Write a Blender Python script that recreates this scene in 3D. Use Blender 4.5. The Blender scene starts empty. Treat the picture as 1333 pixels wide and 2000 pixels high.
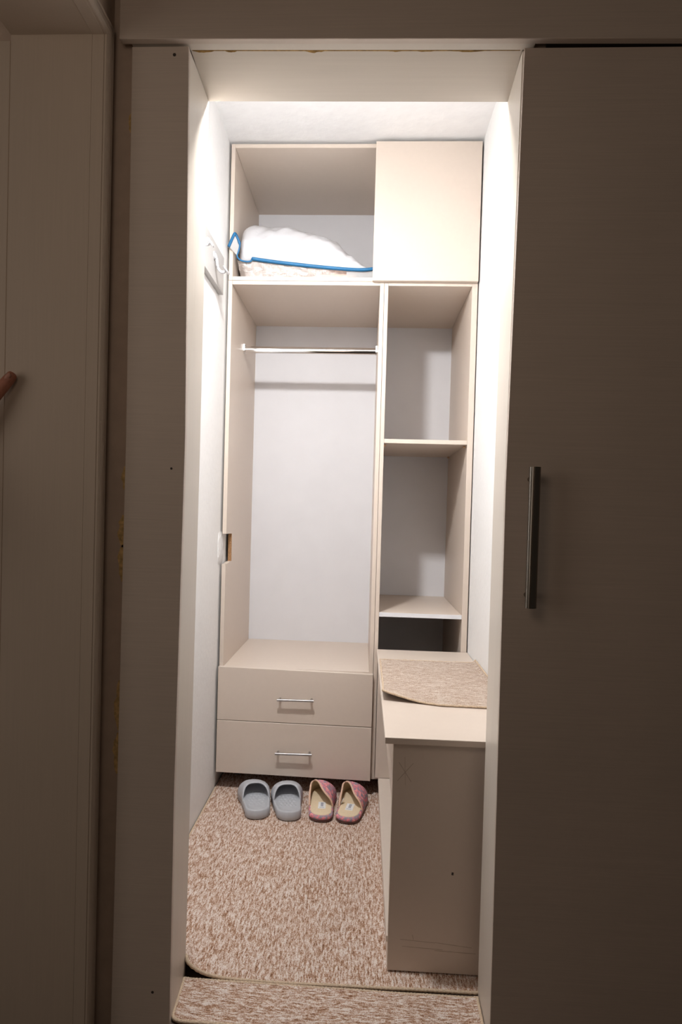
import bpy, bmesh, math, random
from mathutils import Vector, Matrix, noise
random.seed(7)
S = bpy.context.scene
COL = S.collection
PI = math.pi

# ------------------------------------------------------------------ camera
cam_d = bpy.data.cameras.new('camera')
cam = bpy.data.objects.new('camera', cam_d)
COL.objects.link(cam)
YAW, PITCH, ROLL, FPX, PX, PY = .0507, -.0198, .0272, 1280.0, 645.84, 1026.74
fw = Vector((-math.sin(YAW)*math.cos(PITCH), math.cos(YAW)*math.cos(PITCH), math.sin(PITCH)))
rt = Vector((math.cos(YAW), math.sin(YAW), 0)); up = rt.cross(fw)
R_ = rt*math.cos(ROLL) + up*math.sin(ROLL); U_ = -rt*math.sin(ROLL) + up*math.cos(ROLL)
m = Matrix((R_, U_, -fw)).transposed().to_4x4()
m.translation = (.3972, -1.549, 1.1269)
cam.matrix_world = m
cam_d.sensor_fit = 'HORIZONTAL'; cam_d.sensor_width = 36
cam_d.lens = FPX/1333*36
cam_d.shift_x = (666.5-PX)/1333; cam_d.shift_y = (PY-1000)/1333
cam_d.clip_start = .02
S.camera = cam

# ------------------------------------------------------------------ world, lights, exposure
w = bpy.data.worlds.new('world'); S.world = w; w.use_nodes = True
bg = w.node_tree.nodes['Background']
bg.inputs[0].default_value = (1.0, .80, .64, 1); bg.inputs[1].default_value = .045
ld = bpy.data.lights.new('hall_fill_light', 'POINT'); ld.shadow_soft_size = .25
ld.energy = 4.6; ld.color = (1.0, .79, .63)
lo = bpy.data.objects.new('hall_fill_light', ld); COL.objects.link(lo)
lo.location = (.0, -1.35, 1.75)                    # dim unseen fill light added beside the camera for the hall side
wl = bpy.data.lights.new('side_room_soft_light', 'AREA'); wl.shape = 'RECTANGLE'; wl.size = 1.2; wl.size_y = 1.6
wl.energy = 5.6; wl.color = (1.0, .86, .75)
wo = bpy.data.objects.new('side_room_soft_light', wl); COL.objects.link(wo)
wo.location = (-1.75, -1.6, 1.5)                   # unseen soft area light added in the side room, coming through its doorway
wo.rotation_euler = Vector((-.8, -.6, 0)).to_track_quat('Z', 'Y').to_euler()
BULB = 880.0
S.view_settings.view_transform = 'Standard'; S.view_settings.look = 'None'
S.view_settings.gamma = 1; S.view_settings.use_curve_mapping = False
S.view_settings.exposure = 0.0

# ------------------------------------------------------------------ materials
def lin(c): return tuple((x/12.92 if x <= .04045 else ((x+.055)/1.055)**2.4) for x in c)
def rgb(r, g, b): return lin((r/255, g/255, b/255)) + (1,)
def new_mat(name):
    mt = bpy.data.materials.new(name); mt.use_nodes = True
    nt = mt.node_tree; return mt, nt, nt.nodes['Principled BSDF']
def N(nt, t, **kw):
    n = nt.nodes.new(t)
    for k, v in kw.items():
        if k in n.inputs: n.inputs[k].default_value = v
        else: setattr(n, k, v)
    return n
def coords(nt, scale, kind='Object'):
    tc = N(nt, 'ShaderNodeTexCoord'); mp = N(nt, 'ShaderNodeMapping')
    mp.inputs['Scale'].default_value = scale
    nt.links.new(tc.outputs[kind], mp.inputs[0]); return mp.outputs[0]
def ramp(nt, fac, stops):
    r = N(nt, 'ShaderNodeValToRGB'); e = r.color_ramp.elements
    while len(e) < len(stops): e.new(.5)
    for i, (p, c) in enumerate(stops): e[i].position = p; e[i].color = c
    nt.links.new(fac, r.inputs[0]); return r.outputs[0]
def bump(nt, bs, h, strength, dist):
    b = N(nt, 'ShaderNodeBump'); b.inputs['Strength'].default_value = strength; b.inputs['Distance'].default_value = dist
    nt.links.new(h, b.inputs['Height']); nt.links.new(b.outputs[0], bs.inputs['Normal'])
def mul(c, k): return (c[0]*k, c[1]*k, c[2]*k, 1)
def grain(name, c, rough=.45, scale=(3, 3, 300), amt=.06, bstr=.08, bdist=.0005, spec=.4):
    """board: colour with fine stretched grain"""
    mt, nt, bs = new_mat(name)
    n = N(nt, 'ShaderNodeTexNoise', Scale=1.0, Detail=4.0, Roughness=.6)
    nt.links.new(coords(nt, scale), n.inputs['Vector'])
    n2 = N(nt, 'ShaderNodeTexNoise', Scale=2.5, Detail=3.0)
    nt.links.new(coords(nt, (1, 1, 1)), n2.inputs['Vector'])
    mx = N(nt, 'ShaderNodeMath', operation='ADD'); nt.links.new(n.outputs[0], mx.inputs[0]); nt.links.new(n2.outputs[0], mx.inputs[1])
    hf = N(nt, 'ShaderNodeMath', operation='MULTIPLY'); nt.links.new(mx.outputs[0], hf.inputs[0]); hf.inputs[1].default_value = .5
    col = ramp(nt, hf.outputs[0], [(.3, mul(c, 1-amt)), (.7, mul(c, 1+amt))])
    nt.links.new(col, bs.inputs['Base Color'])
    bs.inputs['Roughness'].default_value = rough; bs.inputs['Specular IOR Level'].default_value = spec
    bump(nt, bs, n.outputs[0], bstr, bdist)
    return mt
def plain(name, c, rough=.5, metal=0, nscale=20, amt=.05, bstr=.1, bdist=.001, spec=.5):
    mt, nt, bs = new_mat(name)
    n = N(nt, 'ShaderNodeTexNoise', Scale=nscale, Detail=4.0)
    nt.links.new(coords(nt, (1, 1, 1)), n.inputs['Vector'])
    nt.links.new(ramp(nt, n.outputs[0], [(.3, mul(c, 1-amt)), (.7, mul(c, 1+amt))]), bs.inputs['Base Color'])
    bs.inputs['Roughness'].default_value = rough; bs.inputs['Metallic'].default_value = metal
    bs.inputs['Specular IOR Level'].default_value = spec
    if bstr: bump(nt, bs, n.outputs[0], bstr, bdist)
    return mt
def carpet(name, scale, stops):
    mt, nt, bs = new_mat(name)
    n = N(nt, 'ShaderNodeTexNoise', Scale=1.0, Detail=2.5, Roughness=.6); nt.links.new(coords(nt, scale), n.inputs['Vector'])
    f = N(nt, 'ShaderNodeTexNoise', Scale=1.0, Detail=2.0, Roughness=.6); nt.links.new(coords(nt, tuple(k*2.6 for k in scale[:2]) + (300,)), f.inputs['Vector'])
    g = N(nt, 'ShaderNodeTexNoise', Scale=380.0, Detail=1.5); nt.links.new(coords(nt, (1, 1, 1)), g.inputs['Vector'])
    mx = N(nt, 'ShaderNodeMix'); mx.data_type = 'FLOAT'; mx.inputs[0].default_value = .45
    nt.links.new(n.outputs[0], mx.inputs[2]); nt.links.new(f.outputs[0], mx.inputs[3])
    m2 = N(nt, 'ShaderNodeMix'); m2.data_type = 'FLOAT'; m2.inputs[0].default_value = .30
    nt.links.new(mx.outputs[0], m2.inputs[2]); nt.links.new(g.outputs[0], m2.inputs[3])
    nt.links.new(ramp(nt, m2.outputs[0], stops), bs.inputs['Base Color'])
    bs.inputs['Roughness'].default_value = .95; bs.inputs['Specular IOR Level'].default_value = .1
    bs.inputs['Sheen Weight'].default_value = .1
    bump(nt, bs, m2.outputs[0], .9, .010)
    return mt
M = {}
M['beige'] = grain('beige_laminate', (.655, .56, .482, 1), .42, (60, 60, 60), .02, .03, .0003)
M['backing'] = plain('white_backing_board', (.745, .745, .775, 1), .6, 0, 9, .015, .02)
M['paint'] = plain('white_wall_paint', (.86, .855, .85, 1), .85, 0, 55, .015, .25, .004, .2)
M['ceil'] = plain('white_ceiling_paint', (.86, .855, .855, 1), .9, 0, 22, .02, .3, .008, .2)
M['liner'] = grain('pale_door_liner', (.66, .60, .53, 1), .38, (90, 90, 2.5), .03, .06, .0004)
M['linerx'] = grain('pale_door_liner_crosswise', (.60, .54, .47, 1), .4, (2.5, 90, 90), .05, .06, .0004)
M['front'] = grain('taupe_linen_laminate', (.61, .525, .455, 1), .5, (6, 200, 420), .09, .12, .0004)
M['sidefr'] = grain('taupe_side_frame', (.56, .47, .385, 1), .5, (240, 240, 5), .05, .08, .0004)
M['wallout'] = plain('brown_beige_wall', (.56, .45, .37, 1), .8, 0, 30, .06, .2, .003, .2)
M['peel'] = plain('ochre_bare_plaster', (.66, .47, .22, 1), .9, 0, 120, .3, .5, .003, .1)
M['foam'] = plain('brown_foam_residue', (.33, .2, .07, 1), .9, 0, 90, .4, .5, .003, .1)
M['steel'] = plain('dark_brushed_steel', (.20, .18, .155, 1), .22, 1, 40, .05, 0)
M['chrome'] = plain('polished_chrome', (.84, .84, .85, 1), .08, 1, 40, .02, 0)
M['satin'] = plain('satin_nickel', (.42, .40, .40, 1), .34, 1, 40, .03, 0)
M['black'] = plain('black_track', (.03, .025, .022, 1), .6, 0, 40, .05, 0)
M['floorout'] = plain('dark_hall_floor', (.10, .07, .05, 1), .6, 0, 30, .1)
M['white_plastic'] = plain('white_plastic', (.78, .78, .78, 1), .3, 0, 40, .02, 0)
M['hookmetal'] = plain('pale_glossy_hook', (.50, .50, .51, 1), .25, .3, 40, .02, 0)
M['hookboard'] = grain('pale_grey_hook_board', (.48, .465, .45, 1), .45, (80, 4, 80), .05)
M['chip'] = plain('raw_chipboard', (.36, .2, .10, 1), .95, 0, 260, .45, .8, .002, .1)
M['plaster'] = plain('rough_white_plaster', (.8, .79, .78, 1), .9, 0, 90, .03, .8, .006, .1)
M['pin'] = plain('tan_shelf_pin', (.62, .40, .24, 1), .5, 0, 40, .05, 0)
M['binding'] = plain('tan_overlock_binding', (.62, .48, .35, 1), .9, 0, 240, .18, .8, .002, .1)
ST = [(.39, rgb(130, 90, 64)), (.455, rgb(182, 142, 114)), (.50, rgb(208, 180, 162)), (.565, rgb(238, 226, 218))]
M['carpet'] = carpet('brown_beige_carpet', (170, 32, 120), ST)
M['carpet_x'] = carpet('brown_beige_carpet_crosswise', (34, 190, 120), ST)
M['rug'] = carpet('grey_beige_carpet_crosswise', (32, 330, 120), [(.37, rgb(128, 98, 78)), (.44, rgb(176, 146, 124)), (.50, rgb(206, 184, 166)), (.60, rgb(236, 226, 216))])
M['eva'] = plain('grey_foam_rubber', (.48, .495, .53, 1), .55, 0, 60, .03, .05)
M['insole'] = plain('cream_insole', (.74, .60, .42, 1), .85, 0, 200, .04, .2, .001, .2)
M['cream'] = plain('peach_edge_binding', (.74, .50, .38, 1), .85, 0, 300, .1, .3, .001, .2)
M['sole'] = plain('dark_sole', (.16, .09, .08, 1), .8, 0, 60, .1, .1)
M['label'] = plain('white_label', (.80, .80, .80, 1), .6, 0, 60, .02, 0)
M['ink'] = plain('grey_ink', (.26, .27, .34, 1), .7, 0, 60, .05, 0)
M['blue'] = plain('blue_piping', (.003, .11, .26, 1), .5, 0, 120, .08, .2, .001)
M['mark'] = plain('pencil_mark', (.47, .38, .31, 1), .9, 0, 60, .1, 0)
M['dark'] = plain('dark_screw_hole', (.05, .04, .035, 1), .8, 0, 60, .1, 0)
# knitted slipper fabric: pink and grey patches
mt, nt, bs = new_mat('pink_grey_knit'); M['knit'] = mt
n = N(nt, 'ShaderNodeTexNoise', Scale=70.0, Detail=3.0, Roughness=.7); nt.links.new(coords(nt, (1, 1, 1)), n.inputs['Vector'])
nt.links.new(ramp(nt, n.outputs[0], [(.40, rgb(152, 148, 160)), (.48, rgb(178, 154, 164)), (.53, rgb(230, 122, 138)), (.64, rgb(244, 188, 184))]), bs.inputs['Base Color'])
bs.inputs['Roughness'].default_value = .9; bs.inputs['Specular IOR Level'].default_value = .1
bump(nt, bs, n.outputs[0], .6, .003)
# bag: cloth behind clear film
def film(name, c, rough, nsc, bst, alpha=1.0):
    mt, nt, bs = new_mat(name)
    n = N(nt, 'ShaderNodeTexNoise', Scale=nsc, Detail=4.0, Distortion=1.2); nt.links.new(coords(nt, (1, 1, 1)), n.inputs['Vector'])
    nt.links.new(ramp(nt, n.outputs[0], [(.3, mul(c, .94)), (.7, mul(c, 1.04))]), bs.inputs['Base Color'])
    bs.inputs['Roughness'].default_value = rough; bs.inputs['Coat Weight'].default_value = .5; bs.inputs['Coat Roughness'].default_value = .15
    bs.inputs['Alpha'].default_value = alpha
    bump(nt, bs, n.outputs[0], bst, .008); return mt
M['bedding'] = film('white_bedding_in_film', (.60, .60, .625, 1), .5, 8, .7)
M['crinkle'] = film('crinkled_clear_film', (.58, .52, .49, 1), .3, 34, 1.0)
M['clear'] = film('clear_film_flap', (.70, .70, .70, 1), .2, 20, .4, .55)
M['pinkcloth'] = plain('pale_pink_cloth', (.74, .52, .44, 1), .8, 0, 60, .05, .2)
mt, nt, bs = new_mat('skin'); M['skin'] = mt
n = N(nt, 'ShaderNodeTexNoise', Scale=60.0, Detail=4.0); nt.links.new(coords(nt, (1, 1, 1)), n.inputs['Vector'])
nt.links.new(ramp(nt, n.outputs[0], [(.3, (.33, .125, .075, 1)), (.7, (.43, .175, .11, 1))]), bs.inputs['Base Color'])
bs.inputs['Roughness'].default_value = .5; bs.inputs['Subsurface Weight'].default_value = .05
bump(nt, bs, n.outputs[0], .15, .002)
M['nail'] = plain('fingernail', (.46, .23, .17, 1), .3, 0, 60, .03, 0)
mt, nt, bs = new_mat('lit_bulb'); M['bulb'] = mt
bs.inputs['Base Color'].default_value = (.9, .9, .9, 1)
bs.inputs['Emission Color'].default_value = (1.0, .99, .985, 1); bs.inputs['Emission Strength'].default_value = BULB

# ------------------------------------------------------------------ builders
WORG = {}
def thing(name, loc, label=None, cat=None, group=None, kind=None):
    o = bpy.data.objects.new(name, None); COL.objects.link(o); o.location = loc; o.empty_display_size = .05
    WORG[o] = Vector(loc); return tag(o, label, cat, group, kind)
def tag(o, label=None, cat=None, group=None, kind=None):
    if label: o['label'] = label
    if cat: o['category'] = cat
    if group: o['group'] = group
    if kind: o['kind'] = kind
    return o
def add(name, bm, mat, parent=None, smooth=False, origin=None):
    """link a bmesh given in world coordinates as one mesh object"""
    bmesh.ops.recalc_face_normals(bm, faces=bm.faces)
    if parent: org = WORG[parent]
    else:
        org = Vector(origin) if origin else Vector((0, 0, 0))
    bmesh.ops.translate(bm, verts=bm.verts, vec=-org)
    me = bpy.data.meshes.new(name); bm.to_mesh(me); bm.free()
    for mm in (mat if isinstance(mat, (list, tuple)) else [mat]): me.materials.append(mm)
    if smooth:
        for p in me.polygons: p.use_smooth = True
    o = bpy.data.objects.new(name, me); COL.objects.link(o)
    if parent: o.parent = parent
    else: o.location = org
    WORG[o] = org
    return o
def loft(bm, levels, caps=True):
    rings = [[bm.verts.new(p) for p in lv] for lv in levels]
    n = len(rings[0])
    for a, b in zip(rings, rings[1:]):
        for i in range(n): bm.faces.new((a[i], a[(i+1) % n], b[(i+1) % n], b[i]))
    if caps:
        for f in (bm.faces.new(rings[0][::-1]), bm.faces.new(rings[-1])):
            for e in f.edges: e.smooth = False
    return rings
def bbox(bm, x0, x1, y0, y1, z0, z1):
    loft(bm, [[(x0, y0, z), (x1, y0, z), (x1, y1, z), (x0, y1, z)] for z in (z0, z1)])
def bev(bm, w, seg=1):
    if w: bmesh.ops.bevel(bm, geom=list(bm.edges), offset=w, segments=seg, affect='EDGES', profile=.5)
def box(name, x0, x1, y0, y1, z0, z1, mat, parent=None, b=.0008, **kw):
    bm = bmesh.new(); bbox(bm, x0, x1, y0, y1, z0, z1); bmesh.ops.recalc_face_normals(bm, faces=bm.faces); bev(bm, b)
    o = add(name, bm, mat, parent, origin=None if parent else ((x0+x1)/2, (y0+y1)/2, z0))
    return tag(o, **kw)
def quadbox(name, lv, mat, parent=None, b=.0008, origin=None, **kw):
    bm = bmesh.new(); loft(bm, lv); bmesh.ops.recalc_face_normals(bm, faces=bm.faces); bev(bm, b)
    return tag(add(name, bm, mat, parent, origin=origin), **kw)
def tube(bm, pts, rad, seg=10, caps=True, flat=1.0, upv=(0, 0, 1)):
    pts = [Vector(p) for p in pts]; rads = rad if isinstance(rad, (list, tuple)) else [rad]*len(pts)
    rings = []
    for i, p in enumerate(pts):
        t = (pts[min(i+1, len(pts)-1)] - pts[max(i-1, 0)]).normalized()
        u = Vector(upv)
        if abs(t.dot(u)) > .95: u = Vector((0, 1, 0)) if abs(t.y) < .9 else Vector((1, 0, 0))
        s = t.cross(u).normalized(); v = s.cross(t)
        rings.append([p + (s*math.cos(a)*flat + v*math.sin(a))*rads[i] for a in [2*PI*k/seg for k in range(seg)]])
    loft(bm, rings, caps)
def spline(pts, n=6):
    P = [Vector(p) for p in pts]; P = [P[0]*2-P[1]] + P + [P[-1]*2-P[-2]]; out = []
    for i in range(1, len(P)-2):
        for k in range(n):
            t = k/n; a, b, c, d = P[i-1:i+3]
            out.append(.5*((2*b) + (c-a)*t + (2*a-5*b+4*c-d)*t*t + (3*b-a-3*c+d)*t**3))
    return out + [P[-2]]
def wall_poly(name, pts, mat, parent, thick, axis, **kw):
    """thin solid patch: pts (3d) extruded along axis"""
    bm = bmesh.new(); ax = Vector(axis)*thick
    loft(bm, [[Vector(p) for p in pts], [Vector(p)+ax for p in pts]])
    return tag(add(name, bm, mat, parent), **kw)

# ------------------------------------------------------------------ setting: closet shell and front wall
XL, XR, ZC, YB = -.1787, .8221, 2.593, 1.6485
box('floor', XL-.1, XR+.1, -.06, 1.76, -.12, -.006, M['floorout'], b=0, kind='structure')
box('floor_hall', -2.5, 3.0, -2.6, -.1555, -.14, -.03, M['floorout'], b=0, kind='structure')
box('wall_inner_left', XL-.1, XL, 0, YB, -.006, ZC, M['paint'], b=0, kind='structure')
box('wall_inner_right', XR, XR+.1, 0, YB, -.006, ZC, M['paint'], b=0, kind='structure')
box('wall_inner_back', XL-.1, XR+.1, YB, YB+.1, -.006, ZC, M['paint'], b=0, kind='structure')
box('ceiling', XL-.1, XR+.1, -.154, YB+.1, ZC, ZC+.1, M['ceil'], b=0, kind='structure')
# front wall around the opening (one mesh): jamb side left, right, above
bm = bmesh.new()
bbox(bm, XL-.1, -.0175, -.154, 0, -.03, ZC)
bbox(bm, -2.5, XL-.1001, -.154, 0, -.03, ZC+.2)
bbox(bm, .7185, 3.0, -.154, 0, -.03, ZC)
bbox(bm, -.0175, .7185, -.154, 0, 2.1215, ZC)
wf = add('wall_front', bm, M['wallout'], origin=(0, -.077, 0)); tag(wf, kind='structure')
bm = bmesh.new()
bbox(bm, XL, -.0175, .0, .004, 0, ZC-.001); bbox(bm, .7185, XR, .0, .004, 0, ZC-.001); bbox(bm, -.0175, .7185, 0, .004, 2.1215, ZC-.001)
tag(add('wall_inner_front', bm, M['paint'], origin=(0, 0, 0)), kind='structure')
# peeled patches beside the casing
def peel(z0, z1, wid, seed):
    rnd = random.Random(seed); n = 9; L = []
    for i in range(n+1):
        t = i/n; z = z0+(z1-z0)*t
        L.append((-.1185 - wid*(.25+.75*math.sin(PI*min(max(t, .04), .96))**.6)*rnd.uniform(.7, 1.05), -.154, z))
    pts = L + [(-.116, -.154, z1), (-.116, -.154, z0)]
    wall_poly('peeled_patch', pts, M['peel'], wf, .0006, (0, -1, 0))
for a in ((1.925, 1.975, .013, 1), (1.165, 1.215, .0115, 2), (1.04, 1.11, .019, 3), (.965, 1.045, .017, 4), (.64, .75, .017, 5), (.545, .635, .020, 6)): peel(*a)

# door liner: two jambs and the head
def jamb(name, lv):
    return quadbox(name, lv, M['liner'], origin=(lv[0][0][0], -.077, 0), b=.0006, kind='structure')
jz = [(-.006, .0037, -.0057), (.507, .0045, -.003), (1.285, .0085, .001), (2.100, .0003, .0022)]
jamb('trim_1', [[(-.017, -.1535, z), (xf, -.1535, z), (xb, .004, z), (-.017, .004, z)] for z, xf, xb in jz])
jz = [(-.006, .6955, .699), (1.19, .6905, .699), (2.095, .6985, .7024)]
jamb('trim_2', [[(xf, -.1535, z), (.718, -.1535, z), (.718, .004, z), (xb, .004, z)] for z, xf, xb in jz])
head = quadbox('trim_3', [[(0.0005, -.1535, 2.103), (.6985, -.1535, 2.0972), (.7022, .004, 2.0876), (.0022, .004, 2.0922)],
                   [(0.0005, -.1535, 2.121), (.6985, -.1535, 2.121), (.7022, .004, 2.121), (.0022, .004, 2.121)]],
        M['linerx'], origin=(.35, -.077, 2.09), b=.0005, kind='structure')
# foam residue along the front of the head liner
def residue(x0, x1, d, seed):
    rnd = random.Random(seed); n = 8
    f = lambda x, y: 2.103 - .0058*(x/.7) - (.0107 - .001*x)*((y+.1535)/.157) - .0002
    pts = [(x0, -.1532, f(x0, -.1532)), (x1, -.1532, f(x1, -.1532))]
    for i in range(n+1):
        x = x1+(x0-x1)*i/n; y = -.1532 + .0015 + d*math.sin(PI*(i+.5)/(n+1))*rnd.uniform(.5, 1)
        pts.append((x, y, f(x, y)))
    wall_poly('foam_residue', pts, M['foam'], head, .0006, (0, 0, -1))
residue(.004, .694, .0012, 20)
for i, (a, b, d) in enumerate(((.006, .05, .007), (.075, .10, .006), (.245, .285, .007), (.42, .45, .004), (.48, .52, .004), (.55, .62, .004))): residue(a, b, d, i)

# head casing, left casing, valance, track and sliding door
quadbox('trim_4', [[(-.12, -.1725, 2.1032), (.72, -.1725, 2.0965), (.72, -.1545, 2.0955), (-.12, -.1545, 2.1022)],
                   [(-.12, -.1725, 2.30), (.72, -.1725, 2.30), (.72, -.1545, 2.30), (-.12, -.1545, 2.30)]], M['liner'], origin=(.35, -.163, 2.11), kind='structure')
cz = [(-.028, -.1217, .0077), (.515, -.1185, .0065), (1.283, -.1150, .0133), (2.098, -.1193, .0023)]
cas = quadbox('trim_5', [[(a, -.172, z), (b, -.172, z), (b-.001, -.1545, z), (a, -.1545, z)] for z, a, b in cz], M['front'], origin=(-.06, -.163, -.028), b=.0012, kind='structure')
for x, z, r in ((-.028, 2.08, .0035), (-.0149, 1.2117, .0025), (-.0307, .08, .003)):
    bm = bmesh.new(); tube(bm, [(x, -.1718, z), (x, -.1726, z)], r, 10); add('screw_hole', bm, M['dark'], cas)
quadbox('trim_6', [[(-.14, -.19, 2.1015), (1.75, -.19, 2.086), (1.75, -.1735, 2.086), (-.14, -.1735, 2.1015)],
                   [(-.14, -.19, 2.33), (1.75, -.19, 2.33), (1.75, -.1735, 2.33), (-.14, -.1735, 2.33)]], M['front'], origin=(.8, -.182, 2.09), b=.001, kind='structure')
tr = box('trim_7', .745, 1.74, -.1725, -.156, 2.0985, 2.125, M['black'], b=.0005, kind='structure')
# sliding door
dr = thing('door_1', (.70, -.164, 0), kind='structure')
dz = [(-.025, .692), (.06, .6926), (1.19, .6885), (2.0885, .6985)]
quadbox('leaf', [[(x, -.172, z), (1.56, -.172, z), (1.56, -.1555, z), (x+.002, -.1555, z)] for z, x in dz], M['front'], dr, b=.001)
bm = bmesh.new()
hx = .7385
tube(bm, [(hx, -.2105, .9455), (hx, -.2105, 1.2298)], .0112, 28); bev(bm, 0)
hd = add('handle', bm, M['steel'], dr, smooth=False); hd['label'] = 'dark steel bar handle'
for p in hd.data.polygons: p.use_smooth = len(p.vertices) == 4
for z in (.968, 1.207):
    bm = bmesh.new(); tube(bm, [(hx, -.202, z), (hx, -.1715, z)], .0055, 14); add('standoff', bm, M['steel'], hd, smooth=True)

# ------------------------------------------------------------------ side wall with its own doorway, left of the closet
XS, YJ = -.165, -.2087
bm = bmesh.new()
bbox(bm, XS-.20, XS, YJ+.012, -.1545, -.03, 2.75)
bbox(bm, XS-.20, XS, -2.3, YJ+.0121, 2.112, 2.75)
bbox(bm, XS-.20, XS, -2.3, -1.06, -.03, 2.112)
tag(add('wall_left', bm, M['wallout'], origin=(XS-.1, -1, 0)), kind='structure')
# liner of that doorway: far jamb, near jamb, head, each with a shadow groove near the room edge
def liner_bits():
    bm = bmesh.new(); bbox(bm, XS-.196, XS-.0245, YJ, YJ+.012, -.03, 2.098); bbox(bm, XS-.0235, XS+.001, YJ-.0012, YJ+.012, -.03, 2.098)
    add_ = add('trim_8', bm, M['sidefr'], origin=(XS-.1, YJ, 0)); tag(add_, kind='structure')
    bm = bmesh.new(); bbox(bm, XS-.196, XS-.0245, -1.05, YJ+.012, 2.098, 2.111); bbox(bm, XS-.0235, XS+.001, -1.05, YJ+.012, 2.0968, 2.111)
    tag(add('trim_9', bm, M['sidefr'], origin=(XS-.1, -.6, 2.098)), kind='structure')
    bm = bmesh.new(); bbox(bm, XS-.196, XS+.001, -1.06, -1.048, -.03, 2.098)
    tag(add('trim_10', bm, M['sidefr'], origin=(XS-.1, -1.05, 0)), kind='structure')
liner_bits()
# casing moulding with a rounded profile round that doorway
prof = [(0, .000), (.006, .000), (.009, .003), (.0105, .009), (.0105, .018), (.0085, .027), (.0095, .031), (.007, .0355), (0, .037)]
bm = bmesh.new()
path = lambda d: [(YJ+d, -.03), (YJ+d, 2.098+d), (-1.05-d, 2.098+d), (-1.05-d, -.03)]
rings = [[(XS+t, path(d)[k][0], path(d)[k][1]) for t, d in prof] for k in range(4)]
loft(bm, rings)
tag(add('trim_11', bm, M['sidefr'], origin=(XS, YJ, 0), smooth=False), kind='structure')
# open leaf of the side door, folded back in line with the far jamb
d2 = thing('door_2', (-.362, -.195, 0), kind='structure')
box('leaf', -1.12, XS-.1985, YJ+.0035, YJ+.0435, -.02, 2.09, M['sidefr'], d2, b=.0015)

# ------------------------------------------------------------------ closet lamp above the doorway
lp = thing('closet_lamp', (.10, .004, 2.25), 'small round opal lamp tilted downward on inner wall above closet doorway', 'lamp')
LA = Vector((0, .38, -.925)).normalized(); LC = Vector((.10, .080, 2.225))       # axis and centre of the opal dome
def disc_stack(bm, rows, seg=24):
    u_ = Vector((1, 0, 0)); v_ = LA.cross(u_)
    loft(bm, [[LC+LA*h+(u_*math.cos(k*2*PI/seg)+v_*math.sin(k*2*PI/seg))*r for k in range(seg)] for r, h in rows])
bm = bmesh.new(); disc_stack(bm, [(.030, -.020), (.052, -.016), (.054, -.001), (.0505, 0)]); add('lamp_housing', bm, M['white_plastic'], lp)
bm = bmesh.new(); tube(bm, [LC-LA*.018, (.10, .045, 2.262), (.10, .006, 2.268), (.10, .0045, 2.268)], [.008, .008, .008, .03], 14); add('bracket', bm, M['white_plastic'], lp)
bm = bmesh.new(); disc_stack(bm, [(.050, .0005), (.049, .005), (.042, .010), (.028, .014), (.012, .016)]); add('diffuser', bm, M['bulb'], lp)

# ------------------------------------------------------------------ wardrobe: hanging unit with drawers
Yw, Yb, Yd = 1.0584, 1.6456, 1.0384
BG = M['beige']
xa, xai, xd, xm, xd2, xbi, xb = -.1691, -.1534, .4353, .4514, .4681, .7952, .8174
wd = thing('wardrobe', (.14, 1.35, 0), 'tall beige open wardrobe unit with chrome rail over two drawers', 'wardrobe')
# left side with a rough notch in its front edge
n0, n1 = .9125, 1.0305
lv = [(.066, 0), (n0-.005, 0), (n0-.003, .04), (n0, .08), (n0+.001, .118), ((n0+n1)/2, .1165), (n1-.002, .116), (n1-.001, .07), (n1, 0), (2.0418, 0)]
bm = bmesh.new(); loft(bm, [[(xa, Yw+d, z), (xai, Yw+d, z), (xai, Yb, z), (xa, Yb, z)] for z, d in lv])
add('side_panel', bm, BG, wd)
bm = bmesh.new()                                        # raw core in the back of the notch
rows = []
for i in range(9):
    z = n0+.001+(n1-n0-.002)*i/8
    rows.append([(xa+.001, Yw+.1120+random.uniform(-.002, .001), z), (xai-.0006, Yw+.1130+random.uniform(-.003, 0), z), (xai-.0006, Yw+.1192, z), (xa+.001, Yw+.1192, z)])
loft(bm, rows); o = add('chipboard_core', bm, M['chip'], wd); o['label'] = 'raw brown chipboard in the notch'
box('side_panel', xd, xm, Yw, Yb, .066, 2.0418, BG, wd)
box('top_panel', xai+.0003, xd-.0003, Yw, Yb, 2.0268, 2.0418, BG, wd)
box('bottom_shelf', xai+.0003, xd-.0003, Yw, Yb-.004, .4805, .4964, BG, wd)
box('base_panel', xai+.0003, xd-.0003, Yw+.002, Yb-.004, .066, .082, BG, wd)
def feet(parent, xs):
    for x in xs:
        for y in (Yw+.16, Yb-.09):
            bm = bmesh.new(); tube(bm, [(x, y, .004), (x, y, .008), (x, y, .05), (x, y, .0659)], [.022, .024, .018, .024], 14); add('foot', bm, M['black'], parent)
feet(wd, (xa+.06, xm-.06))
box('back_panel', xai-.004, xd+.004, Yb-.0035, Yb-.0003, .055, 2.035, M['backing'], wd, b=0)
def drawer(zl0, zr0, zl1, zr1, hz):
    f = quadbox('drawer_front', [[(xa, Yd, zl0), (xm, Yd, zr0), (xm, Yw-.0012, zr0), (xa, Yw-.0012, zl0)], [(xa, Yd, zl1), (xm, Yd, zr1), (xm, Yw-.0012, zr1), (xa, Yw-.0012, zl1)]], BG, wd, b=.0012)
    hx0, hx1 = hz[0], hz[1]; za, zb = hz[2], hz[3]; y = Yd-.026
    bm = bmesh.new(); tube(bm, [(hx0, y, za), (hx1, y, zb)], .0048, 12)
    for t in (.07, .93):
        x = hx0+(hx1-hx0)*t; z = za+(zb-za)*t; tube(bm, [(x, y, z), (x, Yd+.0002, z)], .0042, 10)
    o = add('handle', bm, M['satin'], f); o['label'] = 'slim metal bar handle'
    for p in o.data.polygons: p.use_smooth = len(p.vertices) == 4
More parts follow.
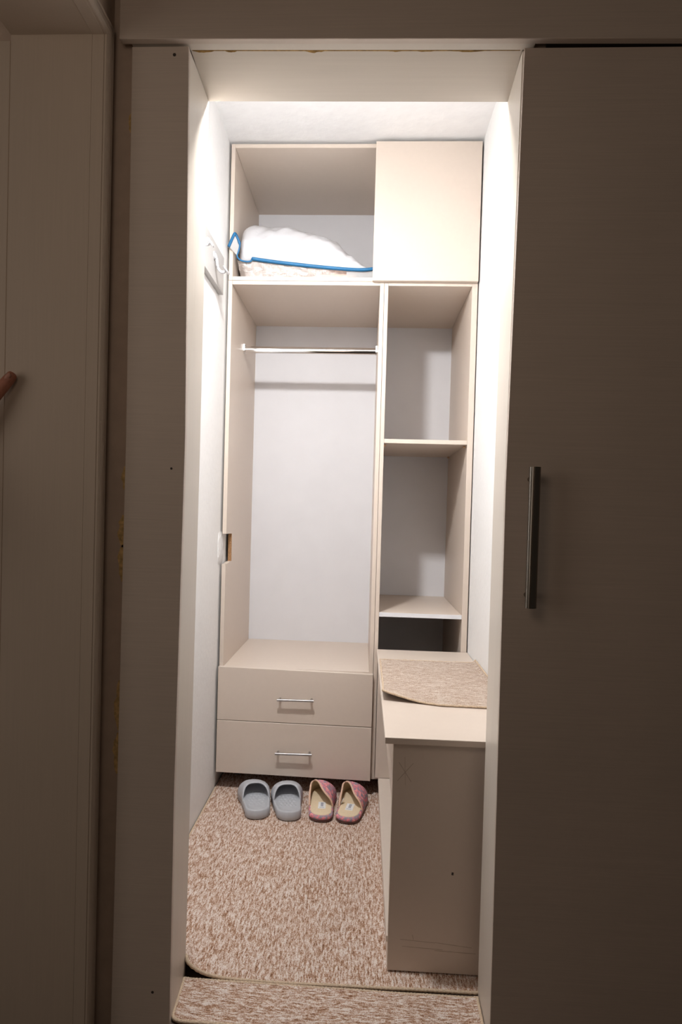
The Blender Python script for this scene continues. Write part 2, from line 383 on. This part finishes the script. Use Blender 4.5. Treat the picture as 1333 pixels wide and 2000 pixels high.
drawer(.2860, .2812, .4995, .4910, (.074, .2199, .3815, .3830))
drawer(.0735, .0655, .2838, .2785, (.0714, .2175, .1675, .1695))
bm = bmesh.new(); tube(bm, [(xai+.010, 1.36, .4962), (xai+.010, 1.36, .4972)], .004, 10)
# hanging rail
rl = thing('hanging_rail', (.141, 1.33, 1.835), 'chrome oval clothes rail across the tall wardrobe compartment', 'rail')
bm = bmesh.new(); tube(bm, [(xai+.004, 1.33, 1.835), (xd-.004, 1.33, 1.835)], .0148, 24, flat=.55)
o = add('rail_tube', bm, M['chrome'], rl)
for p in o.data.polygons: p.use_smooth = len(p.vertices) == 4
for x0, x1 in ((xai+.0004, xai+.008), (xd-.008, xd-.0004)):
    bm = bmesh.new()
    pr_ = [(-.013, .021), (.013, .021), (.013, -.006), (.008, -.0155), (0, -.018), (-.008, -.0155), (-.013, -.006)]
    loft(bm, [[(x, 1.33+a, 1.835+b) for a, b in pr_] for x in (x0, x1)]); add('end_bracket', bm, M['chrome'], rl)

# shelf tower
st = thing('shelf_tower', (.635, 1.35, 0), 'narrow beige open shelving unit to the right of the wardrobe', 'shelving')
box('side_panel', xm+.0012, xd2, Yw, Yb, .066, 2.0418, BG, st)
box('side_panel', xbi, xb, Yw, Yb, .066, 2.0418, BG, st)
box('top_panel', xd2+.0003, xbi-.0003, Yw, Yb, 2.0268, 2.0418, BG, st)
box('shelf', xd2+.0005, xbi-.0005, Yw+.0005, Yb-.004, 1.4085, 1.425, BG, st)
sh2 = box('shelf', xd2+.0005, xbi-.0005, Yw+.0025, Yb-.004, .7191, .7356, BG, st)
o = box('edge_band', xd2+.0005, xbi-.0005, Yw+.0005, Yw+.0024, .7191, .7356, M['backing'], sh2, b=.0004); o['label'] = 'white front edge'
box('base_panel', xd2+.0003, xbi-.0003, Yw+.002, Yb-.004, .066, .082, BG, st)
feet(st, (xd2+.05, xbi-.05))
box('back_panel', xd2-.004, xbi+.004, Yb-.0035, Yb-.0003, .055, 2.035, M['backing'], st, b=0)
for x, sx in ((xd2, 1), (xbi, -1)):
    for y in (Yw+.045, Yb-.05):
        bm = bmesh.new(); tube(bm, [(x+sx*.0002, y, 1.425-.0165-.0045), (x+sx*.010, y, 1.425-.0165-.0045)], .0042, 10); add('shelf_pin', bm, M['pin'], st, smooth=True)

# upper cabinet with one door
uc = thing('top_cabinet', (.32, 1.35, 2.0427), 'wide beige upper cabinet, left half open, over the wardrobe', 'cabinet')
Z0, Z1 = 2.0429, 2.5805
box('side_panel', xa, xai, Yw, Yb, Z0, Z1, BG, uc)
box('side_panel', xbi+.004, xb, Yw, Yb, Z0, Z1, BG, uc)
box('top_panel', xai+.0003, xbi+.0037, Yw, Yb, Z1-.0155, Z1, BG, uc)
box('bottom_panel', xai+.0003, xbi+.0037, Yw, Yb-.004, Z0, Z0+.0155, BG, uc)
box('divider', .428, .4437, Yw+.002, Yb-.004, Z0+.0157, Z1-.0157, BG, uc)
box('back_panel', xai-.004, xbi+.006, Yb-.0035, Yb-.0003, Z0+.004, Z1-.004, M['backing'], uc, b=0)
quadbox('cabinet_door', [[(.4048, Yd-.001, 2.0395), (.8156, Yd-.001, 2.0400), (.8156, Yw-.0015, 2.0400), (.4048, Yw-.0015, 2.0395)],
                 [(.4048, Yd-.001, 2.579), (.8156, Yd-.001, 2.579), (.8156, Yw-.0015, 2.579), (.4048, Yw-.0015, 2.579)]], BG, uc, b=.0012)

# ------------------------------------------------------------------ shoe bench along the right wall
sb = thing('shoe_bench', (.65, .55, 0), 'low beige open-fronted bench along the right closet wall', 'bench')
Bx = .485
box('top_panel', .4632, .8205, .0266, Yw-.003, .5735, .5892, BG, sb, b=.001)
ep = box('end_panel', Bx, .8185, .0506, .0666, .0045, .5733, BG, sb)
box('apron', Bx, Bx+.016, .0668, Yw-.02, .4223, .5733, BG, sb)
box('bottom_panel', Bx-.003, .8185, .0668, Yw-.02, .064, .080, BG, sb)
box('plinth', Bx, Bx+.016, .0668, Yw-.02, .0045, .0638, BG, sb)
box('end_panel', .470, .8185, Yw-.0195, Yw-.0035, .0802, .5733, BG, sb)
box('back_panel', .8125, .8185, .0668, Yw-.02, .0802, .5733, BG, sb)
# pencil cross, scuffs and a knock on the near end panel
def mark(name, x0, z0, x1, z1, wd_=.0008, mat='mark'):
    d = Vector((x1-x0, 0, z1-z0)).normalized(); nn = Vector((-d.z, 0, d.x))*wd_
    a, b = Vector((x0, .0506, z0)), Vector((x1, .0506, z1))
    wall_poly(name, [a-nn, b-nn, b+nn, a+nn], M[mat], ep, .0002, (0, -1, 0))
mark('pencil_line', .497, .475, .535, .520); mark('pencil_line', .500, .521, .531, .474); mark('pencil_line', .514, .535, .517, .465, .0005)
for x0, z0, x1, z1 in ((.515, .083, .60, .079), (.60, .080, .69, .072), (.52, .066, .62, .063), (.60, .060, .70, .058), (.545, .096, .548, .084)): mark('scuff', x0, z0, x1, z1, .0007)
mark('knock', .638, .249, .6385, .256, .0025, 'dark')

# ------------------------------------------------------------------ carpets
def sheet(name, nx, ny, f, th, mat, parent, disp=.0012, seed=0):
    bm = bmesh.new()
    T = [[None]*(ny+1) for _ in range(nx+1)]; B = [[None]*(ny+1) for _ in range(nx+1)]
    for i in range(nx+1):
        for j in range(ny+1):
            p = Vector(f(i/nx, j/ny)); d = disp*noise.noise(p*90+Vector((seed, 0, 0)))
            T[i][j] = bm.verts.new(p+Vector((0, 0, th+d))); B[i][j] = bm.verts.new(p)
    for i in range(nx):
        for j in range(ny):
            bm.faces.new((T[i][j], T[i+1][j], T[i+1][j+1], T[i][j+1])); bm.faces.new((B[i][j], B[i][j+1], B[i+1][j+1], B[i+1][j]))
    for i in range(nx):
        bm.faces.new((T[i][0], B[i][0], B[i+1][0], T[i+1][0])); bm.faces.new((T[i][ny], T[i+1][ny], B[i+1][ny], B[i][ny]))
    for j in range(ny):
        bm.faces.new((T[0][j], T[0][j+1], B[0][j+1], B[0][j])); bm.faces.new((T[nx][j], B[nx][j], B[nx][j+1], T[nx][j+1]))
    return add(name, bm, mat, parent, smooth=True)
def edge_tube(name, f, uv, th, r, parent):
    bm = bmesh.new(); pts = []
    for k, (u, v) in enumerate(uv):
        p = Vector(f(u, v)); pts.append(p+Vector((0, 0, th*.5+.0006*math.sin(k*2.1))))
    tube(bm, pts, [r*(1+.10*math.sin(k*1.7)) for k in range(len(pts))], 8)
    return add(name, bm, M['binding'], parent, smooth=True)
cp = thing('fitted_carpet', (.32, .5, 0), 'brown and beige flecked carpet covering the closet floor, front corner curling', 'carpet')
def fc(u, v):
    x = -.172+.988*u; y0 = -.0085+.009*max(0, x-.15)/.55
    kx = min(1, max(0, min(x+.004, .702-x)/.006)); y0 = .0065+(y0-.0065)*kx
    y = y0+(1.60-y0)*v
    lift = .0445*math.exp(-max(0, x+.004)/.037)*math.exp(-(max(0, y-y0)/.055)**1.3) if x > -.2 else 0
    z = -.0055+lift + .0012*noise.noise(Vector((x*6, y*6, 0)))
    side = .004*math.exp(-(x+.172)/.012)
    return (x, y, z+side)
uu = [i/280 for i in range(281)]
sheet('pile', 200, 150, lambda u, v: fc(u, v**1.6), .0065, M['carpet'], cp)
edge_tube('binding', fc, [(u, 0) for u in uu], .0065, .0042, cp)
edge_tube('binding', fc, [(0, v) for v in [i/90*.66 for i in range(91)]], .0065, .0045, cp)
tc = thing('threshold_carpet', (.35, -.08, 0), 'narrow bound carpet strip lying across the doorway sill', 'carpet')
def ft(u, v):
    # rounded front corners
    y = -.146+.130*v - .004*u*v; x0, x1 = .0052-.0065*v, .6905+.003*v
    e = .016; k = min(1, (y+.146)/e); ins = e*(1-math.sqrt(max(0, 1-(1-k)**2)))
    x = x0+ins+(x1-x0-2*ins)*u
    return (x, y, -.0055+.0010*noise.noise(Vector((x*9, y*9, 3))) + .004*math.exp(-min(x-x0, x1-x)/.01)*.6)
bmx = box('sill_board', -.004, .694, -.1533, -.012, -.029, -.0062, M['floorout'], None, b=0, kind='structure')
bmx.name = 'trim_12'
sheet('pile', 100, 24, ft, .0065, M['carpet_x'], tc, seed=5)
edge_tube('binding', ft, [(0, 1-i/24) for i in range(25)] + [(u, 0) for u in uu] + [(1, i/24) for i in range(25)] + [(1-u, 1) for u in uu], .0075, .0040, tc)
bc = thing('carpet_offcut', (.64, .57, .5892), 'small bound carpet offcut with a lifted corner lying on the bench', 'carpet')
def fr(u, v):
    x = .4715+.346*u; yf = .352-.050*min(1, u/.45)-.012*max(0, u-.45)
    y = yf+(.853-yf)*v
    d = math.hypot(u/.34, v/.26)
    lift = .024*max(0, 1-d)**1.25
    wall = .010*max(0, (u-.965)/.035)**2
    return (x-.006*max(0, 1-d), y-.01*max(0, 1-d), .5903+lift+wall+.0004*noise.noise(Vector((x*12, y*12, 8))))
sheet('pile', 60, 70, fr, .005, M['rug'], bc, seed=9)
r40 = [i/40 for i in range(41)]
edge_tube('binding', fr, [(u, 0) for u in r40] + [(1, v) for v in r40] + [(1-u, 1) for u in r40] + [(0, 1-v) for v in r40], .0066, .0030, bc)

# ------------------------------------------------------------------ footwear
def shoe_axes(o, loc, rz): o.location = loc; o.rotation_euler = (0, 0, rz); return o
def local_part(name, bm, mat, parent, smooth=True):
    bmesh.ops.recalc_face_normals(bm, faces=bm.faces)
    me = bpy.data.meshes.new(name); bm.to_mesh(me); bm.free(); me.materials.append(mat)
    if smooth:
        for p in me.polygons: p.use_smooth = True
    o = bpy.data.objects.new(name, me); COL.objects.link(o); o.parent = parent; return o
def width_fn(keys):
    def f(t):
        for (a, va), (b, vb) in zip(keys, keys[1:]):
            if t <= b:
                k = (t-a)/(b-a); k = k*k*(3-2*k); return va+(vb-va)*k
        return keys[-1][1]
    return f
def endround(t, r0, r1, L):
    s = t*L; k = 1.0
    if s < r0: k *= (1-(1-s/r0)**2.2)**(1/2.2)
    if L-s < r1: k *= (1-(1-(L-s)/r1)**2.0)**.5
    return k
def sole_mesh(L, W, cen, r0, r1, zs, nt=30):
    """zs: list of (z, inset) rings from bottom to top; outline runs round the foot"""
    bm = bmesh.new(); rings = []
    ts = [.5-.5*math.cos(PI*i/nt) for i in range(nt+1)]
    for z, ins in zs:
        zf = z if callable(z) else (lambda t, z=z: z)
        lft, rgt = [], []
        for t in ts:
            tt = ins/L + t*(1-2*ins/L)
            w = max(0.0002, (W(t)-ins)*endround(t, r0, r1, L))
            y = tt*L; lft.append((cen(t)-w, y, zf(t))); rgt.append((cen(t)+w, y, zf(t)))
        rings.append(rgt + lft[::-1])
    rr = loft(bm, rings, caps=False)
    n = len(rings[0])
    for ring in (rr[0], rr[-1]):
        for i in range(n//2-1):
            bm.faces.new((ring[i], ring[i+1], ring[n-2-i], ring[n-1-i]))
    bmesh.ops.remove_doubles(bm, verts=bm.verts, dist=1e-5)
    return bm
def make_slide(side):
    o = bpy.data.objects.new('slide_sandal', None); COL.objects.link(o); L = .245
    W = width_fn([(0, .046), (.2, .047), (.5, .054), (.75, .062), (1, .060)])
    cen = lambda t: side*(-.006*math.sin(PI*t)*1 + .004*t)
    rise = lambda t: .006*math.exp(-(t/.16)**2) + .010*max(0, (t-.75)/.25)**2
    bm = sole_mesh(L, W, cen, .045, .060, [(.0, .006), (.003, .0015), (.014, .0), (lambda t: .026+rise(t), .0008), (lambda t: .030+rise(t), .004), (lambda t: .030+rise(t), .0075), (lambda t: .025+rise(t), .0115), (lambda t: .0245+rise(t), .03)])
    local_part('sole', bm, M['eva'], o)
    # quilted bumps on the footbed
    bm = bmesh.new()
    for j in range(9):
        for i in range(5):
            t = .14+.085*j; x = cen(t)+(i-2+.5*(j % 2))*.0135
            if abs(x-cen(t)) > W(t)-.019: continue
            mtx = Matrix.Translation((x, t*L, .0240+rise(t))) @ Matrix.Diagonal((1, 1.25, .32, 1))
            bmesh.ops.create_uvsphere(bm, u_segments=8, v_segments=5, radius=.0066, matrix=mtx)
    local_part('footbed', bm, M['eva'], o)
    # wide strap: thick arch
    bm = bmesh.new(); na, nt_ = 22, 14; outer, inner = [], []
    for j in range(nt_+1):
        s = j/nt_; ro, ri = [], []
        for i in range(na+1):
            a = PI*i/na; back = .44+.20*math.sin(a)**1.5; t = back+(.965-back)*s
            ww = W(t)*endround(t, .045, .060, L)+.001
            h = (.060-.010*s-.012*s*s)*(1 if s < .99 else .98)
            rnd = .0035*(1-min(1, min(s, 1-s)/.12))**2
            for lst, d in ((ro, 0), (ri, .0080)):
                r = (ww-d-rnd*(1 if d == 0 else -1)); hh = h-d-rnd*(1 if d == 0 else -1)
                ca, sa = math.cos(a), math.sin(a)
                x = cen(t)+r*math.copysign(abs(ca)**.72, ca); z = .016+hh*abs(sa)**.72
                lst.append(bm.verts.new((x, t*L, z)))
        outer.append(ro); inner.append(ri)
    for j in range(nt_):
        for i in range(na):
            bm.faces.new((outer[j][i], outer[j][i+1], outer[j+1][i+1], outer[j+1][i])); bm.faces.new((inner[j][i], inner[j+1][i], inner[j+1][i+1], inner[j][i+1]))
    for i in range(na):
        bm.faces.new((outer[0][i], inner[0][i], inner[0][i+1], outer[0][i+1])); bm.faces.new((outer[nt_][i], outer[nt_][i+1], inner[nt_][i+1], inner[nt_][i]))
    for j in range(nt_):
        bm.faces.new((outer[j][0], outer[j+1][0], inner[j+1][0], inner[j][0])); bm.faces.new((outer[j][na], inner[j][na], inner[j+1][na], outer[j+1][na]))
    local_part('strap', bm, M['eva'], o)
    return o
def make_slipper(side):
    o = bpy.data.objects.new('knit_slipper', None); COL.objects.link(o); L = .252
    W = width_fn([(0, .041), (.25, .044), (.5, .046), (.72, .051), (1, .046)])
    cen = lambda t: side*(.004*math.sin(PI*t)-.010*max(0, t-.5))
    local_part('sole', sole_mesh(L, W, cen, .036, .055, [(.0, .004), (.002, .0005), (.009, .0), (.011, .002)]), M['sole'], o)
    local_part('edge_band', sole_mesh(L, W, cen, .036, .055, [(.009, .001), (.012, -.0018), (.020, -.0015), (.0245, .002), (.0250, .005)]), M['knit'], o)
    ins = local_part('insole', sole_mesh(L, W, cen, .036, .055, [(.0235, .0042), (.0262, .0048), (.0266, .008)]), M['insole'], o)
    # woven label with small print
    y0 = .066
    def rect(x0, x1, a, b, z0, z1): bmm = bmesh.new(); bbox(bmm, x0, x1, a, b, z0, z1); return bmm
    lb = local_part('label', rect(-.014, .014, y0-.010, y0+.045, .0262, .0270), M['label'], ins, False)
    bm = bmesh.new()
    for k in range(3): bbox(bm, -.0045+k*.0034, -.0020+k*.0034, y0+.008, y0+.040, .0269, .0273)
    for k in range(7): bbox(bm, -.0085+k*.0026, -.0070+k*.0026, y0-.004, y0+.001, .0269, .0273)
    local_part('print', bm, M['ink'], o, False)
    # upper: padded shell closed at the toe
    bm = bmesh.new(); na, nt_ = 28, 18; outer, inner, rim = [], [], []
    def pos(a, s, d):
        back = .31+.46*math.exp(-((a-1.95)/.62)**2); t = back+(1.0-back)*s
        te = min(t, .995)
        ww = W(te)*max(.05, endround(te, .036, .055, L))+.0015-d
        h = (.076*(1-max(0, (t-.50)/.50)**2.6)*(.72+.28*min(1, t/.7))+.002)-d
        ca, sa = math.cos(a), math.sin(a)
        ridge = -.018*sa*sa*(1-max(0, (t-.8)/.2))
        return Vector((cen(t)+ridge+max(.001, ww)*math.copysign(abs(ca)**.8, ca), t*L-(d*.8 if s > .9 else 0), .014+max(.001, h)*abs(sa)**.75))
    for j in range(nt_+1):
        s = (j/nt_); s = 1-(1-s)**1.3
        outer.append([bm.verts.new(pos(PI*i/na, s, 0)) for i in range(na+1)])
    for j in range(nt_):
        for i in range(na): bm.faces.new((outer[j][i], outer[j][i+1], outer[j+1][i+1], outer[j+1][i]))
    local_part('upper', bm, M['knit'], o)
    bm = bmesh.new()
    for j in range(nt_+1):
        s = (j/nt_); s = 1-(1-s)**1.3
        inner.append([bm.verts.new(pos(PI*i/na, s, .0045)) for i in range(na+1)])
    for j in range(nt_):
        for i in range(na): bm.faces.new((inner[j][i], inner[j+1][i], inner[j+1][i+1], inner[j][i+1]))
    local_part('lining', bm, M['insole'], o)
    bm = bmesh.new(); tube(bm, [(pos(PI*i/na, 0, .0022)) for i in range(na+1)], .0036, 8); local_part('opening_binding', bm, M['cream'], o)
    # small white loop tag at the inner side
    bm = bmesh.new()
    x = cen(.45)-side*(W(.45)-.006)
    loft(bm, [[(x-.002, .095, .030), (x+.002, .097, .030), (x+.002, .112, .030), (x-.002, .110, .030)], [(x+side*.007-.001, .096, .046), (x+side*.007+.001, .096, .046), (x+side*.007+.001, .110, .046), (x+side*.007-.001, .110, .046)]])
    local_part('loop_tag', bm, M['label'], o, False)
    return o
FZ = .0025
s1 = shoe_axes(make_slide(-1), (.042, .797, FZ), math.radians(14.5)); tag(s1, 'grey rubber slide sandal nearest the left closet wall', 'sandal', 'grey slides in front of the drawers')
s2 = shoe_axes(make_slide(1), (.160, .797, FZ), math.radians(10)); tag(s2, 'grey rubber slide sandal between the other slide and pink slippers', 'sandal', 'grey slides in front of the drawers')
p1 = shoe_axes(make_slipper(-1), (.272, .802, FZ), math.radians(1.0)); tag(p1, 'pink and grey knit slipper beside the grey slides', 'slipper', 'knit slippers in front of the drawers')
p2 = shoe_axes(make_slipper(1), (.362, .800, FZ), math.radians(-9)); tag(p2, 'pink and grey knit slipper nearest the bench, angled outward', 'slipper', 'knit slippers in front of the drawers')

# ------------------------------------------------------------------ storage bag in the upper cabinet
bgz = Z0+.0158
bag = thing('storage_bag', (.12, 1.28, bgz), 'clear zip storage bag with white bedding and blue piping on the upper shelf', 'bag')
topz = [(-.150, 2.24), (-.135, 2.302), (-.098, 2.325), (.034, 2.312), (.166, 2.287), (.254, 2.244), (.32, 2.188), (.37, 2.135), (.40, 2.112)]
def tz(x):
    for (a, za), (b, zb) in zip(topz, topz[1:]):
        if x <= b: return za+(zb-za)*max(0, (x-a))/(b-a)
    return topz[-1][1]
trimz = [(-.150, 2.135), (-.10, 2.125), (-.08, 2.133), (.02, 2.123), (.14, 2.110), (.26, 2.101), (.34, 2.097), (.42, 2.101)]
def trz(x):
    for (a, za), (b, zb) in zip(trimz, trimz[1:]):
        if x <= b: return za+(zb-za)*max(0, (x-a))/(b-a)
    return trimz[-1][1]
def frontY(x, k):       # front surface, k=0 at the trim, 1 at the crest
    return 1.082+.19*k**1.9+.012*noise.noise(Vector((x*9, k*3, 1)))
bm = bmesh.new(); nx, nk = 60, 26; rings = []
for i in range(nx+1):
    x = -.148+.545*i/nx; zt_, zb_ = tz(x), trz(x)
    en = min(1, (x+.149)/.03, (.398-x)/.02); en = max(.05, en)**.5
    ring = []
    for k in range(nk+1):
        a = k/nk
        if a <= .62:
            q = a/.62; y = 1.085+.165*(1-math.cos(q*PI/2)); z = zb_+(zt_-zb_)*math.sin(q*PI/2)**.8
        else:
            q = (a-.62)/.38; y = 1.25+.26*math.sin(q*PI/2); z = zb_+(zt_-zb_)*math.cos(q*PI/2)**.8
        y = 1.29+(y-1.29)*(.55+.45*en)
        p = Vector((x, y, z)); w_ = noise.noise(p*Vector((7, 7, 7)).length*.9)*.010+abs(noise.noise(p*22))*.012
        p.z += w_*min(1, (z-zb_)/.03); p.y -= w_*.6
        ring.append(p)
    rings.append(ring)
loft(bm, rings); add('bedding', bm, M['bedding'], bag, smooth=True)
bm = bmesh.new(); rings = []
for i in range(80+1):
    x = -.140+.462*i/80; zb_ = trz(x)-.001; ring = []
    en = max(.1, min(1, (x+.142)/.03, (.325-x)/.10))
    for k in range(19):
        a = k/18; q = a*PI
        y = 1.28-.195*math.cos(q)*(.75+.25*en); z = zb_-(zb_-bgz-.0015)*(math.sin(q)**.55)
        if a <= .5: y = 1.085+.02*math.sin(q)+ .07*(1-en)*math.sin(q); z = zb_-(zb_-bgz-.0015)*(a/.5)
        p = Vector((x, y, z))
        d = noise.noise(Vector((x*30, z*95, 2)))*.016+noise.noise(Vector((x*80, z*150, 5)))*.009
        p.y += d*(math.sin(min(1, a*2)*PI)**.5 if a < .5 else 0)
        ring.append(p)
    rings.append(ring)
loft(bm, rings); add('film_base', bm, M['crinkle'], bag, smooth=True)
box('pink_cloth', .17, .345, 1.098, 1.40, bgz+.0015, bgz+.030, M['pinkcloth'], bag, b=.008)
bm = bmesh.new()                                        # clear flap running on to the right behind the door
loft(bm, [[(x, 1.088, trz(x)-.002), (x, 1.091, trz(x)-.002), (x, 1.105, bgz+.002), (x, 1.102, bgz+.002)] for x in (.30, .34, .38, .425)])
add('clear_flap', bm, M['clear'], bag)
# blue piping: corner ear, then along the front
P = spline([(-.166, 1.035, 2.166), (-.155, 1.04, 2.198), (-.1475, 1.045, 2.219), (-.1445, 1.05, 2.2225), (-.138, 1.056, 2.212), (-.128, 1.062, 2.185), (-.133, 1.066, 2.160), (-.139, 1.068, 2.142), (-.125, 1.07, 2.127), (-.10, 1.074, 2.123), (-.083, 1.074, 2.126), (-.078, 1.074, 2.134),
            (-.05, 1.076, 2.131), (.02, 1.078, 2.123), (.14, 1.080, 2.111), (.26, 1.082, 2.1015), (.34, 1.084, 2.098), (.385, 1.084, 2.099), (.425, 1.086, 2.106)], 6)
bm = bmesh.new(); tube(bm, P, [.0058 if i < 30 else (.0034 if i < 66 else .0072) for i in range(len(P))], 8)
add('piping', bm, M['blue'], bag, smooth=True)
bm = bmesh.new()                                        # film web inside the corner ear
loft(bm, [[(-.164, 1.036, 2.166), (-.146, 1.047, 2.217), (-.130, 1.062, 2.186), (-.137, 1.068, 2.142)], [(-.164, 1.038, 2.166), (-.146, 1.049, 2.217), (-.130, 1.064, 2.186), (-.137, 1.070, 2.142)]])
add('corner_film', bm, M['clear'], bag)

# ------------------------------------------------------------------ coat hooks on the left wall
hk = thing('coat_rack', (-.17, .7, 2.0), 'pale wall board with curved coat hooks on the left closet wall', 'coat rack')
box('backboard', XL+.0004, XL+.0177, .40, .935, 1.943, 2.083, M['hookboard'], hk, b=.0015)
for y in (.775, .535):
    xw = XL+.0177
    bm = bmesh.new()
    tube(bm, [(xw-.0002, y, 2.030), (xw+.004, y, 2.030)], .015, 18)
    add('hook_plate', bm, M['hookmetal'], hk, smooth=False)
    bm = bmesh.new()
    tube(bm, spline([(xw+.002, y, 2.035), (xw+.009, y, 2.018), (xw+.014, y, 1.990), (xw+.024, y, 1.974), (xw+.036, y, 1.972), (xw+.044, y, 1.978)], 5), [.0055]*26, 12)
    h = add('hook', bm, M['hookmetal'], hk, smooth=True)
    c0 = Vector((xw+.042, y, 1.977)); ax = Vector((.80, 0, .60))
    bm = bmesh.new(); tube(bm, [c0-ax*.001, c0+ax*.0015, c0+ax*.0045, c0+ax*.0065], [.014, .0185, .0185, .015], 24); add('hook_disc', bm, M['hookmetal'], h, smooth=False)

# rough plaster lump on the wall beside the notch
bm = bmesh.new(); rings = []
for i in range(13):
    t = i/12; z = .905+.135*t; ring = []
    for k in range(10):
        a = PI*k/9; r = math.sin(PI*t)**.5
        dx = .0085*math.sin(a)*r*(1+.5*noise.noise(Vector((k*.7, t*9, 0)))); dy = .05*math.cos(a)*(.6+.4*r)*(1+.2*noise.noise(Vector((k*.5, t*7, 4))))
        ring.append((XL-.0005+max(0, dx), 1.065+dy, z))
    rings.append(ring)
loft(bm, rings)
tag(add('plaster_lump', bm, M['plaster'], origin=(XL, 1.06, .905), smooth=True), 'rough white plaster lump on left wall at the wardrobe notch', 'plaster')

# ------------------------------------------------------------------ hand resting on the side door, thumb on the jamb
def skin_mesh(name, verts, edges, radii, mat, parent, root=0, sub=2):
    me = bpy.data.meshes.new(name); me.from_pydata(verts, edges, [])
    o = bpy.data.objects.new(name, me); COL.objects.link(o)
    md = o.modifiers.new('skin', 'SKIN'); md.use_smooth_shade = True
    sk = me.skin_vertices[0].data
    for i, r in enumerate(radii): sk[i].radius = (r, r) if not isinstance(r, tuple) else r
    sk[root].use_root = True
    sd = o.modifiers.new('sub', 'SUBSURF'); sd.levels = sub; sd.render_levels = sub
    dg = bpy.context.evaluated_depsgraph_get(); dg.update()
    me2 = bpy.data.meshes.new_from_object(o.evaluated_get(dg)); bpy.data.objects.remove(o)
    me2.name = name; me2.materials.clear(); me2.materials.append(mat)
    for p in me2.polygons: p.use_smooth = True
    ob = bpy.data.objects.new(name, me2); COL.objects.link(ob)
    if parent: ob.parent = parent
    return ob
yh = -.222
hv, he, hr = [], [], []
def chain(pts, start=None):
    prev = start
    for (x, y, z, r) in pts:
        hv.append((x, y, z)); hr.append(r); i = len(hv)-1
        if prev is not None: he.append((prev, i))
        prev = i
    return prev
wr = chain([(-.66, -.52, 1.02, .045), (-.57, -.38, 1.13, .040), (-.495, -.275, 1.222, .029)])
pm = chain([(-.478, -.245, 1.262, (.034, .024)), (-.468, -.236, 1.295, (.036, .020))], wr)
for k, (bx, ang, ln) in enumerate(((-.432, .10, .074), (-.452, .00, .082), (-.473, -.08, .076), (-.494, -.18, .060))):
    sx, cz_ = math.sin(ang), math.cos(ang); bz = (1.332, 1.338, 1.333, 1.322)[k]
    chain([(bx, -.230, bz, .0105), (bx+sx*ln*.5, -.224, bz+cz_*ln*.5, .0092), (bx+sx*ln*.8, -.2195, bz+cz_*ln*.8, .0082), (bx+sx*ln, -.2180, bz+cz_*ln, .0068)], pm)
chain([(-.430, -.246, 1.268, .0165), (-.393, -.239, 1.310, .0145), (-.366, -.232, 1.350, .0122), (-.3475, -.2255, 1.380, .0132), (-.3345, -.2220, 1.3990, .0100)], pm-1)
hand = skin_mesh('person', hv, he, hr, M['skin'], None)
tag(hand, 'bare hand at the left edge with thumb resting on the door jamb', 'person')
bm = bmesh.new(); rows = []                            # thumbnail
dth = Vector((.020, 0, .027)).normalized(); nth = Vector((dth.z, 0, -dth.x))
for i in range(7):
    t = i/6; c_ = Vector((-.3465, -.2370, 1.3825))+dth*(.017*t-.001)
    wn = .0064*math.sqrt(max(.06, 1-(2*t-1)**4))
    rows.append([c_+nth*wn*s+Vector((0, .0030*s*s+.0014*t+dd, 0)) for s, dd in ((-1, 0), (-.5, 0), (0, 0), (.5, 0), (1, 0), (.5, .0012), (-.5, .0012))])
loft(bm, rows); o = add('thumbnail', bm, M['nail'], None, smooth=True); o.parent = hand
